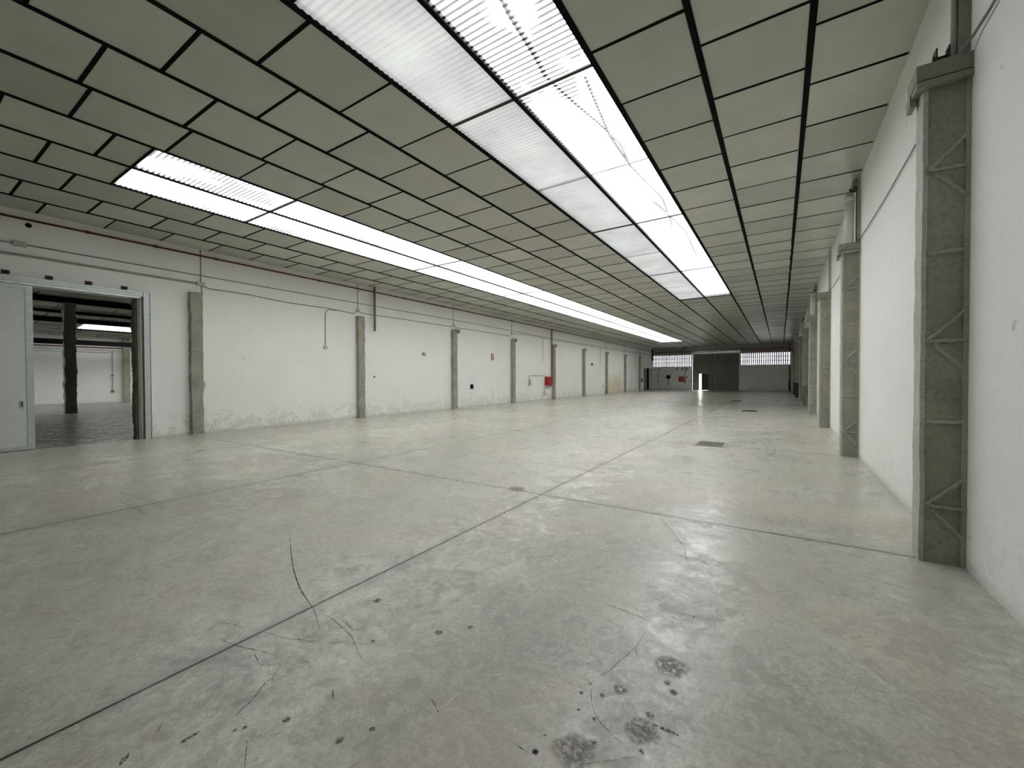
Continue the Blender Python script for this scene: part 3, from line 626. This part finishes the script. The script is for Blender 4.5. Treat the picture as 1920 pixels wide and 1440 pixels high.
for y, lab in ((-1.0, None), (4.98, 'black ragged column standing in the neighbouring hall'), (11.0, None), (17.0, None)):
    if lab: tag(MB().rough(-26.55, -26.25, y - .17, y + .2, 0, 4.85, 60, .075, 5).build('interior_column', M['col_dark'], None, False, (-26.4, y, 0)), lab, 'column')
tag(MB().rough(AX - .02, AX + .25, 9.3, 9.62, 0, 4.15, 40, .03, 11).build('wall_column', M['col'], None, False, (AX, 9.45, 0)), 'concrete column on the white back wall of the neighbouring hall', 'column')
tag(MB().tube([(AX + .05, -7.9, 3.33), (AX + .05, 24.9, 3.33)], .022, 6).build('wall_conduit', M['conduit'], None, True, (AX, 5, 3.33)), 'upper conduit line on the back wall of the neighbouring hall', 'pipe')
tag(MB().tube([(AX + .05, -7.9, 3.2), (AX + .05, 24.9, 3.2)], .022, 6).build('wall_conduit', M['conduit'], None, True, (AX, 5, 3.2)), 'lower conduit line on the back wall of the neighbouring hall', 'pipe')
tag(MB().tube([(AX + .06, 8.8, 3.3), (AX + .06, 8.8, .75)], .018, 6).box(AX, AX + .1, 8.72, 8.88, .65, .78).box(AX, AX + .09, 8.74, 8.86, 1.68, 1.78).build('socket_drop', M['cable'], None, False, (AX, 8.8, .75)), 'dark cable drop with sockets on the back wall of the neighbouring hall', 'cable')
tag(MB().tube([(AX + .08, -7.9, 3.5), (AX + .08, 24.9, 3.5)], .03, 6).build('sprinkler_pipe', M['red'], None, True, (AX, 5, 3.5)), 'dark red pipe on the back wall of the neighbouring hall', 'pipe')
tag(MB().box(AX, AX + .1, 10.0, 10.35, 2.62, 2.7).build('wall_lamp', M['iron'], None, False, (AX, 10.1, 2.66)), 'small dark fitting right of the column in the neighbouring hall', 'lamp')
# ------------------------------------------------------------------ pipes, cables and boxes on left wall
O = Vector((XL + .07, 20, 4.87)); sp = empty('sprinkler_pipe', O, 'long dark red pipe running along the top of left wall', 'pipe')
MB().tube([(XL + .07, YB, 4.87), (XL + .07, 20, 4.87), (XL + .07, 34, 4.80), (XL + .07, 52.9, 4.66)], .024, 10).build('pipe', M['red'], sp, True, O)
for yy in (2.85, 4.1, 5.45, 8.6, 12.5, 14.9, 18.4, 21, 24, 27, 30):
    z = 4.87 if yy < 20 else 4.87 - (yy - 20) * .005
    MB().tube([(XL + .07, yy - .04, z), (XL + .07, yy + .04, z)], .034, 10).build('coupling', M['red'], sp, True, O)
def cable(pts, r, label, mat='cable', name='wall_cable', cat='cable'):
    P = [(XL + r + .004, a, b) for a, b in pts]
    return tag(MB().tube(P, r, 6).build(name, M[mat], None, True, P[0]), label, cat)
cable([(YB, 4.34), (1.75, 4.34)], .014, 'thin conduit on left wall, left of the upper grey junction box', 'conduit')
cable([(1.93, 4.34), (10, 4.335), (18, 4.33), (24.7, 4.25), (28, 4.22), (36, 4.24), (47, 4.28), (52.8, 4.22)], .011, 'upper thin cable running the whole length of left wall')
tray = MB(); tray.box(XL, XL + .03, YB, 5.0, 4.085, 4.135); tray.tube([(XL + .035, YB, 4.098), (XL + .035, 5.0, 4.098)], .012, 6); tray.tube([(XL + .035, YB, 4.124), (XL + .035, 5.0, 4.124)], .012, 6)
tag(tray.build('cable_tray', M['conduit'], None, False, (XL, 1, 4.1)), 'double conduit run above the sliding door on left wall', 'pipe')
cable([(5.13, 4.10), (5.17, 4.06), (5.32, 4.01), (5.73, 4.02), (6.37, 4.02), (6.86, 3.99), (7.52, 3.96), (8.96, 3.97), (10.0, 3.92), (10.16, 4.05)], .012, 'slack lower cable between first and second left columns')
cable([(10.2, 4.04), (10.41, 3.98), (12.54, 3.99), (14.49, 3.99), (15.5, 3.99), (15.66, 4.09)], .012, 'slack lower cable between second and third left columns')
cable([(15.7, 4.08), (15.84, 3.97), (17.36, 3.99), (20.69, 3.96), (20.9, 4.10)], .012, 'slack lower cable between third and fourth left columns')
cable([(20.95, 4.10), (21.27, 4.11), (22.51, 4.21), (24.71, 4.19), (31.4, 4.13), (36.6, 4.14), (42, 4.16), (47, 4.18)], .012, 'lower cable from the fourth left column to the far end')
for yy, z in ((1.84, 4.34), (5.08, 4.11)):
    o = MB().box(XL, XL + .07, yy - .09, yy + .09, z - .05, z + .05).build('junction_box', M['grey'], None, False, (XL, yy, z))
    tag(o, 'grey junction box above the half open sliding door' if z > 4.2 else 'grey junction box just above the first left column', 'junction box')
for k, (yy, z) in enumerate(((10.18, 4.06), (15.68, 4.09), (20.93, 4.12))):
    tag(MB().box(XL, XL + .06, yy - .06, yy + .06, z - .05, z + .05).build('junction_box', M['grey'], None, False, (XL, yy, z)), 'small junction box over the top of the %s left column' % ORD[k + 1], 'junction box')
for k, (yy, z0) in enumerate(((5.10, 4.15), (10.18, 4.1), (15.66, 4.1), (20.93, 4.1), (26.2, 3.85), (36.9, 3.8), (42.2, 3.8), (47.5, 3.8))):
    ix = (0, 1, 2, 3, 4, 6, 7, 8)[k]
    cable([(yy, z0), (yy, ceil_z(XL) - .01)], .010, 'vertical wire from ceiling to the %s left column' % ORD[ix])
cable([(5.115, 4.06), (5.115, 1.40)], .014, 'thin conduit hugging the right edge of the first left column', 'conduit')
tag(MB().box(XL, XL + .045, 5.085, 5.165, 1.26, 1.40).build('socket_box', M['grey'], None, False, (XL, 5.12, 1.33)), 'pale socket box at right edge of the first left column', 'socket')
cable([(5.11, 1.25), (5.10, .9), (5.115, .5), (5.10, .1), (5.11, .02)], .010, 'crooked cable below the socket box by the first left column')
cable([(9.24, 3.93), (9.01, 3.95), (8.88, 3.87), (8.84, 3.76), (8.83, 2.62)], .014, 'hooked conduit drop left of the second left column', 'conduit')
tag(MB().box(XL, XL + .05, 8.76, 8.90, 2.54, 2.64).build('switch_box', M['grey'], None, False, (XL, 8.83, 2.6)), 'white switch under the hooked conduit drop on left wall', 'switch')
tag(MB().tube([(XL + .15, 10.85, ceil_z(XL)), (XL + .15, 10.85, 3.34)], .042, 12).build('vent_pipe', M['brown'], None, True, (XL, 10.85, 3.34)), 'thick grey-brown pipe stub hanging from ceiling right of the second left column', 'pipe')
for yy, a, b, t in ((24.78, 4.17, 2.64, 'left of the red hose cabinet'), (35.45, 4.13, 2.58, 'left of the seventh left column'), (46.06, 4.18, 2.57, 'left of the last left column')):
    cable([(yy + .14, a), (yy + .02, a - .03), (yy, a - .12), (yy, b + .04), (yy + .05, b - .05)], .012, 'grey cable drop with bent end ' + t, 'conduit')
# ---- fire hose cabinet with its pipe
O = Vector((XL, 25.5, 1.27)); fc = empty('fire_cabinet', O, 'red fire hose cabinet on left wall beside the fifth column', 'fire cabinet')
MB().box(XL, XL + .22, 25.05, 25.75, .98, 1.57).build('cabinet_body', M['redbox'], fc, origin=O)
dr = MB().box(XL + .22, XL + .235, 25.06, 25.74, .99, 1.56).build('door', M['redbox'], fc, origin=O)
MB().box(XL + .235, XL + .25, 25.10, 25.13, 1.2, 1.32).build('latch', M['iron'], dr, origin=O)
tag(MB().tube([(XL + .09, 25.92, 4.83), (XL + .09, 25.92, 1.02), (XL + .09, 25.88, .95), (XL + .09, 25.72, .95)], .030, 10).build('riser_pipe', M['red'], None, True, (XL, 25.92, 1)), 'vertical dark red pipe dropping to the hose cabinet on left wall', 'pipe')
tag(MB().tube([(XL + .02, 22.95, 1.38), (XL + .02, 22.95, 1.60), (XL + .02, 23.0, 1.64), (XL + .02, 25.05, 1.64)], .012, 6).build('wall_conduit', M['cable'], None, True, (XL, 24, 1.6)), 'bent conduit from grey switch box to the red cabinet', 'pipe')
sw = tag(MB().box(XL, XL + .09, 22.86, 23.04, 1.0, 1.38).build('switch_box', M['grey'], None, False, (XL, 22.95, 1.2)), 'tall grey switch box on left wall, left of the red cabinet', 'switch')
MB().box(XL + .09, XL + .1, 22.89, 23.01, 1.05, 1.33).build('cover', M['cable'], sw, origin=(XL, 22.95, 1.2))
lp = [(XL + .03, 24.93 + .16 * math.cos(t), .50 + .17 * math.sin(t)) for t in [k * math.pi / 9 + 1.2 for k in range(18)]] + [(XL + .03, 25.05, .35), (XL + .03, 25.08, .25)]
tag(MB().tube(lp, .012, 6).build('cable_coil', M['cable'], None, True, (XL, 24.93, .5)), 'loop of black cable low on left wall under the red cabinet', 'cable')
tag(MB().tube([(XL + .02, 25.0, .97), (XL + .02, 24.98, .68)], .006, 5).build('thin_wire', M['cable'], None, True, (XL, 25, .9)), 'thin wire hanging under the red cabinet', 'cable')
# ---- holes, signs, sockets
def hole(y, z, ry, rz, label, name='wall_hole'):
    tag(MB().box(XL - .002, XL + .006, y - ry, y + ry, z - rz, z + rz).build(name, M['black'], None, False, (XL, y, z)), label, 'wall hole')
def rhole(y, z, r, label):
    tag(MB().disc((XL + .002, y, z), r, 'x', .008, 12).build('wall_hole', M['black'], None, False, (XL, y, z)), label, 'wall hole')
hole(17.1, 1.05, .13, .12, 'square black hole in left wall between third and fourth columns')
rhole(1.97, 4.77, .05, 'round dark hole high on left wall above the sliding door'); rhole(10.93, 1.56, .035, 'small round hole just right of the second left column')
rhole(25.5, .32, .05, 'small round hole low beside the cable loop'); rhole(18.98, .72, .03, 'tiny hole left of the fourth left column'); rhole(6.15, 2.1, .012, 'tiny dark nail hole right of the first left column')
tag(MB().box(XL, XL + .05, 33.35, 33.6, 2.53, 2.72).build('wall_box', M['iron'], None, False, (XL, 33.46, 2.62)), 'small black box high between the sixth and seventh left columns', 'box')
tag(MB().box(XL, XL + .06, 35.93, 36.08, .60, .74).tube([(XL + .02, 36.0, .74), (XL + .02, 36.0, 1.1)], .01, 5).build('socket_box', M['grey'], None, False, (XL, 36, .67)), 'grey socket low left of the seventh left column', 'socket')
O = Vector((XL, 13.61, 2.57)); s = empty('exit_sign', O, 'small green exit sign with running figure on left wall', 'sign')
MB().box(XL, XL + .012, 13.43, 13.79, 2.49, 2.65).build('sign_plate', M['white'], s, origin=O)
g = MB(); x = XL + .012
g.box(x, x + .002, 13.55, 13.78, 2.50, 2.64); g.build('green_field', M['sign_green'], s, origin=O)
g = MB(); x = XL + .014; g.disc((x, 13.69, 2.618), .011, 'x', .002, 10); g.bar((x, 13.685, 2.605), (x, 13.67, 2.56), .003, .016, up=(0, 1, 0)); g.bar((x, 13.67, 2.56), (x, 13.70, 2.535), .003, .010, up=(0, 1, 0)); g.bar((x, 13.70, 2.535), (x, 13.695, 2.51), .003, .009, up=(0, 1, 0))
g.bar((x, 13.67, 2.56), (x, 13.645, 2.53), .003, .010, up=(0, 1, 0)); g.bar((x, 13.645, 2.53), (x, 13.62, 2.53), .003, .009, up=(0, 1, 0)); g.bar((x, 13.683, 2.60), (x, 13.715, 2.58), .003, .008, up=(0, 1, 0)); g.bar((x, 13.683, 2.60), (x, 13.655, 2.585), .003, .008, up=(0, 1, 0)); g.box(x, x + .002, 13.735, 13.765, 2.515, 2.625)
g.build('running_figure', M['white'], s, origin=O)
O = Vector((XL, 18.95, 2.66)); s = empty('extinguisher_sign', O, 'red fire sign on left wall between third and fourth columns', 'sign')
MB().box(XL, XL + .01, 18.83, 19.07, 2.48, 2.84).build('sign_plate', M['sign_red'], s, origin=O)
g = MB(); x = XL + .0105; g.box(x, x + .002, 18.92, 18.98, 2.62, 2.78); g.box(x, x + .002, 18.935, 18.965, 2.77, 2.80); g.bar((x, 18.955, 2.795), (x, 19.01, 2.76), .003, .012, up=(0, 1, 0)); MB().box(x, x + .002, 18.88, 19.02, 2.53, 2.57).build('caption_bar', M['white'], s, origin=O)
g.build('pictogram', M['white'], s, origin=O)
tag(MB().box(XL, XL + .004, 43.7, 44.2, 2.72, 2.98).box(XL, XL + .004, 43.88, 44.05, 2.45, 2.72).build('paint_patch', M['white'], None, False, (XL, 44, 2.7)), 'bright white paint patch on left wall before the last column', 'paint patch')
# ------------------------------------------------------------------ far doorway in left wall
O = Vector((XL, 50.8, 0)); fd = empty('side_door', O, 'white framed doorway with green sliding leaf at far end of left wall', 'door')
MB().box(XL, XL + .22, 48.5, 52.85, 2.66, 2.96).build('track_cover', M['white'], fd, origin=O)
MB().box(XL, XL + .08, 48.62, 49.1, 0, 2.66).build('jamb', M['white'], fd, origin=O)
MB().box(XL, XL + .03, 52.7, 52.85, 0, 2.7).build('jamb', M['white'], fd, origin=O)
MB().box(XL - .04, XL + .01, 49.1, 50.5, 0.01, 2.62).build('leaf', M['green2'], fd, origin=O)
MB().box(XL - .05, XL + .015, 50.5, 50.62, 0.01, 2.62).build('leaf_edge', M['white'], fd, origin=O)
struct('wall_store', MB().box(-15.6, -15.4, 48.5, 53.2, 0, 3).box(-15.4, XL - T, 48.8, 48.9, 0, 3).box(-15.4, XL - T, 53.1, 53.2, 0, 3).box(-15.4, XL - T, 48.9, 53.1, 2.9, 3.0).box(-15.4, XL, 48.9, 53.1, -.12, 0), M['iron'])
tag(MB().box(XL, XL + .12, 48.35, 48.6, .98, 1.35).build('switch_box', M['iron'], None, False, (XL, 48.5, 1.1)), 'dark control box left of the far doorway', 'switch')
tag(MB().box(XL, XL + .10, 48.85, 49.2, 3.15, 3.5).build('emergency_lamp', M['white'], None, False, (XL, 49, 3.3)), 'white emergency light above the far doorway', 'lamp')
cable([(49.0, 3.5), (49.0, 4.24)], .012, 'wire up from the white emergency light', 'cable')
cable([(47.9, 3.0), (47.9, 4.3), (47.75, 4.36), (47.6, 4.3)], .022, 'dark hooked pipe above the control box at far end of left wall', 'iron')
tag(MB().box(XL + .0, XL + .16, 52.95, 53.1, 3.72, 4.96).box(XL, XL + .26, 52.9, 53.1, 3.6, 3.78).build('corner_bracket', M['iron'], None, False, (XL, 53, 3.8)), 'dark steel piece in the upper far left corner', 'bracket')
# ------------------------------------------------------------------ green gate
GY = YF - .14
O = Vector((-6.34, GY, 0)); gt = empty('sliding_gate', O, 'tall dark green metal gate in the middle of far wall', 'gate')
def panel(x0, x1, cut=None):
    mb = MB(); zs = [-.01, .65, 1.40, 2.11, 2.83, 3.56, 4.20]
    for a, b in zip(zs[:-1], zs[1:]):
        for p, q in ([(x0, x1)] if not cut or a >= cut[2] else [(x0, cut[0]), (cut[1], x1)]):
            aa = max(a, cut[2]) if cut and a < cut[2] < b and (p, q) == (x0, x1) else a
            mb.box(p, q, GY, GY + .05, aa + .012, b - .012)
    return mb
DX0, DX1, DZ = -8.02, -7.07, 1.88
pl = MB()
for a, b in zip([-.01, .65, 1.40, 2.11, 2.83, 3.56], [.65, 1.40, 2.11, 2.83, 3.56, 4.20]):
    if a < 1.4: pl.box(-8.74, DX0, GY, GY + .05, a + .012, b - .012).box(DX1, -6.37, GY, GY + .05, a + .012, b - .012)
    elif a < 2: pl.box(-8.74, DX0, GY, GY + .05, a + .012, b - .012).box(DX1, -6.37, GY, GY + .05, a + .012, b - .012).box(DX0, DX1, GY, GY + .05, DZ, b - .012)
    else: pl.box(-8.74, -6.37, GY, GY + .05, a + .012, b - .012)
pl.build('gate_leaf', M['green'], gt, origin=O)
panel(-6.31, -3.93).build('gate_leaf', M['green'], gt, origin=O)
bk = MB(); bk.box(-8.74, DX0, GY + .05, GY + .07, 0, 4.2).box(DX1, -3.93, GY + .05, GY + .07, 0, 4.2).box(DX0, DX1, GY + .05, GY + .07, DZ, 4.2); bk.build('backing_sheet', M['green2'], gt, origin=O)
MB().box(-6.365, -6.315, GY - .015, GY + .05, .02, 4.2).build('centre_seam', M['grey'], gt, origin=O)
MB().box(-5.10, -5.04, GY - .03, GY, 2.85, 3.52).build('pull_bar', M['iron'], gt, origin=O)
fr = MB(); fr.box(DX0 - .03, DX0, GY - .02, GY + .08, 0, DZ + .04).box(DX1, DX1 + .03, GY - .02, GY + .08, 0, DZ + .04).box(DX0, DX1, GY - .02, GY + .08, DZ, DZ + .04); fr.build('wicket_frame', M['green2'], gt, origin=O)
wl_ = MB(); a = math.radians(42); hx, hy = DX1 + .02, GY - .05; ex, ey = hx - .84 * math.cos(a), hy - .84 * math.sin(a)
wl_.bar((hx, hy, .96), (ex, ey, .96), .04, 1.90); wd_ = wl_.build('wicket_door', M['green2'], gt, origin=O)
MB().tube([(ex + .10, ey + .02, 1.0), (ex + .13, ey - .05, 1.0), (ex + .22, ey + .03, 1.0)], .012, 6).build('handle', M['iron'], wd_, origin=O)
tag(MB().box(-8.75, -3.95, GY - .05, GY + .04, 4.29, 4.36).box(-8.75, -3.95, GY + .02, GY + .05, 4.20, 4.30).build('gate_track', M['rail'], None, False, (-6.3, GY, 4.3)), 'bright steel track above the green gate', 'track')
# far wall pipes
def ftube(pts, r, label, mat='red', name='fire_pipe', cat='pipe', y=None):
    P = [(a, (y or YF - .12) , b) for a, b in pts]
    return tag(MB().tube(P, r, 8).build(name, M[mat], None, True, P[0]), label, cat)
ftube([(-13.15, 4.54), (-8.8, 4.55), (-4.0, 4.585), (.84, 4.62)], .035, 'long dark red pipe across the top of far wall', y=YF - .2)
ftube([(-8.85, 4.42), (-4.0, 4.46)], .028, 'shorter dark red pipe just above the gate track', y=YF - .19)
ftube([(.80, 4.62), (.82, 4.2)], .045, 'short dark red pipe end at top right of far wall', y=YF - .2)
ftube([(-9.58, 4.5), (-9.58, 4.22)], .03, 'red pipe stub above the left far window', y=YF - .14)
ftube([(-9.58, 2.73), (-9.58, .92)], .035, 'vertical brown-red pipe beside the far red cabinet', y=YF - .06)
ftube([(.80, 2.72), (.80, 1.05)], .055, 'dark red vertical pipe at right end of far wall', y=YF - .07)
tag(MB().box(.72, .86, YF - .12, YF, 0, 1.05).build('pipe_guard', M['black'], None, False, (.8, YF, 0)), 'black guard around the pipe foot at right end of far wall', 'guard')
O = Vector((-10.0, YF, 1.25)); f2 = empty('fire_cabinet', O, 'red fire cabinet on far wall left of the green gate', 'fire cabinet')
MB().box(-10.29, -9.68, YF - .2, YF, .98, 1.55).build('cabinet_body', M['redbox'], f2, origin=O)
MB().box(-10.28, -9.69, YF - .215, YF - .2, .99, 1.54).build('door', M['redbox'], f2, origin=O)
tag(MB().disc((-9.58, YF - .09, .93), .10, 'y', .12, 14).build('pipe_valve', M['iron'], None, True, (-9.6, YF, .93)), 'dark round valve under the far red cabinet', 'valve')
for k, (x, z, lab) in enumerate(((-12.6, 2.45, 'small sign on far wall, nearest the corner'), (-10.48, 2.45, 'small sign on far wall above the black reel cable end'), (-9.92, 2.46, 'small sign on far wall directly above the red cabinet'), (-9.38, 2.45, 'small sign on far wall right of the brown-red pipe'))):
    O = Vector((x, YF, z)); s = empty('wall_sign', O, lab, 'sign', 'small signs on the far wall')
    MB().box(x - .10, x + .10, YF - .012, YF, z - .13, z + .13).build('sign_plate', M['sign_red'] if k else M['brown'], s, origin=O)
    MB().box(x - .05, x + .05, YF - .016, YF - .012, z - .02, z + .08).box(x - .06, x + .06, YF - .016, YF - .012, z - .09, z - .06).build('pictogram', M['grey'], s, origin=O)
tag(MB().disc((-9.36, YF - .02, 1.48), .10, 'y', .04, 14).build('alarm_button', M['brown'], None, False, (-9.36, YF, 1.48)), 'round dark call point right of the far red cabinet', 'call point')
tag(MB().box(-9.02, -8.93, YF - .05, YF, .95, 1.1).build('switch_box', M['iron'], None, False, (-9, YF, 1)), 'small dark switch next to the white gate post', 'switch')
tag(MB().tube([(-13.35, YF - .02, 2.42), (-12.72, YF - .02, 2.42)], .012, 6).build('wall_conduit', M['cable'], None, True, (-13, YF, 2.4)), 'short level conduit under the left far window', 'pipe')
tag(MB().tube([(-12.7, YF - .02, 2.3), (-12.7, YF - .02, 1.05)], .016, 6).box(-12.76, -12.64, YF - .05, YF, 1.62, 1.76).box(-12.77, -12.63, YF - .06, YF, .98, 1.12).build('socket_drop', M['cable'], None, False, (-12.7, YF, 1.6)), 'cable drop with two sockets on far wall near the corner', 'cable')
O = Vector((-11.5, YF, 1.54)); rr = empty('cable_reel', O, 'black round reel on a thin stem mounted on far wall', 'reel')
MB().disc((-11.5, YF - .12, 1.54), .25, 'y', .12, 24).build('drum', M['black'], rr, True, O)
MB().disc((-11.5, YF - .19, 1.54), .08, 'y', .04, 16).build('hub', M['iron'], rr, True, O)
MB().tube([(-11.5, YF - .08, 1.3), (-11.48, YF - .08, .72)], .018, 6).tube([(-11.68, YF - .08, .62), (-11.52, YF - .08, .74), (-11.40, YF - .08, .72), (-11.34, YF - .08, .56)], .03, 6).build('stem', M['iron'], rr, True, O)
tag(MB().tube([(-11.27, YF - .08, 1.68), (-10.75, YF - .03, 2.66)], .016, 6).build('feed_cable', M['cable'], None, True, (-11, YF, 2)), 'slanting cable from the black reel up to the window', 'cable')
O = Vector((-9.53, YF - .15, 5.0)); cm = empty('ceiling_bracket', O, 'black bracket with struts under ceiling left of the gate', 'bracket')
MB().box(-9.6, -9.42, YF - .24, YF - .1, 4.98, 5.08).build('plate', M['iron'], cm, origin=O)
MB().tube([(-9.55, YF - .18, 5.0), (-10.2, YF - .18, 4.62)], .018, 6).build('strut', M['iron'], cm, origin=O)
MB().tube([(-9.5, YF - .18, 5.0), (-9.75, YF - .18, 4.66)], .014, 6).build('strut', M['iron'], cm, origin=O)
tag(MB().box(.72, .92, YF - .25, YF - .1, 4.88, 5.0).build('security_camera', M['iron'], None, False, (.8, YF, 4.95)), 'small black device under ceiling at the right far corner', 'camera')
# ------------------------------------------------------------------ floor gratings, litter
def grate(x0, x1, y0, y1, lab, rim):
    O = Vector(((x0 + x1) / 2, (y0 + y1) / 2, 0)); g = empty('floor_drain', O, lab, 'drain', 'floor drains')
    MB().box(x0, x1, y0, y1, .001, .003).build('pit', M['black'], g, origin=O)
    m_ = MB(); n = 14
    for k in range(n): x = x0 + (x1 - x0) * (k + .5) / n; m_.box(x - .012, x + .012, y0, y1, .003, .007)
    for k in range(3): y = y0 + (y1 - y0) * (k + 1) / 4; m_.box(x0, x1, y - .008, y + .008, .003, .0075)
    m_.build('grille', M['iron'] if not rim else M['col_dark'], g, origin=O)
    if rim: MB().box(x0 - .05, x1 + .05, y0 - .05, y0, 0, .006).box(x0 - .05, x1 + .05, y1, y1 + .03, 0, .006).box(x0 - .05, x0, y0, y1, 0, .006).box(x1, x1 + .05, y0, y1, 0, .006).build('rim', M['rib'], g, origin=O)
grate(-1.58, -1.05, 9.93, 10.62, 'square floor drain with pale rim, the nearest one', True)
grate(-1.42, -.87, 20.8, 21.6, 'dark floor drain further down the hall, second one', False)
grate(-2.6, -2.05, 29.3, 30.2, 'distant dark floor drain near the gate side', False)
for k, (x, y, lab) in enumerate(((-5.30, 2.28, 'thin white sliver on floor, left foreground'), (-1.18, 3.34, 'small white scrap on floor beyond the bright patch'), (.36, 2.04, 'small white scrap on floor at right foreground'), (-.02, 4.78, 'white chips on floor near the first right column'), (-6.8, 2.4, 'tiny white scrap on floor toward the sliding door'))):
    mb = MB(); a = random.uniform(0, 3)
    for q in range(2): 
        u, v = x + q * .05, y + q * .02; d = .035
        mb.quad([(u, v, .003), (u + d * math.cos(a), v + d * math.sin(a), .006), (u + d * math.cos(a) - .010 * math.sin(a), v + d * math.sin(a) + .010 * math.cos(a), .004), (u - .012 * math.sin(a), v + .012 * math.cos(a), .008)])
        a += .7
    tag(mb.build('paper_scrap', M['paper'], None, False, (x, y, 0)), lab, 'litter', 'white scraps on the floor')
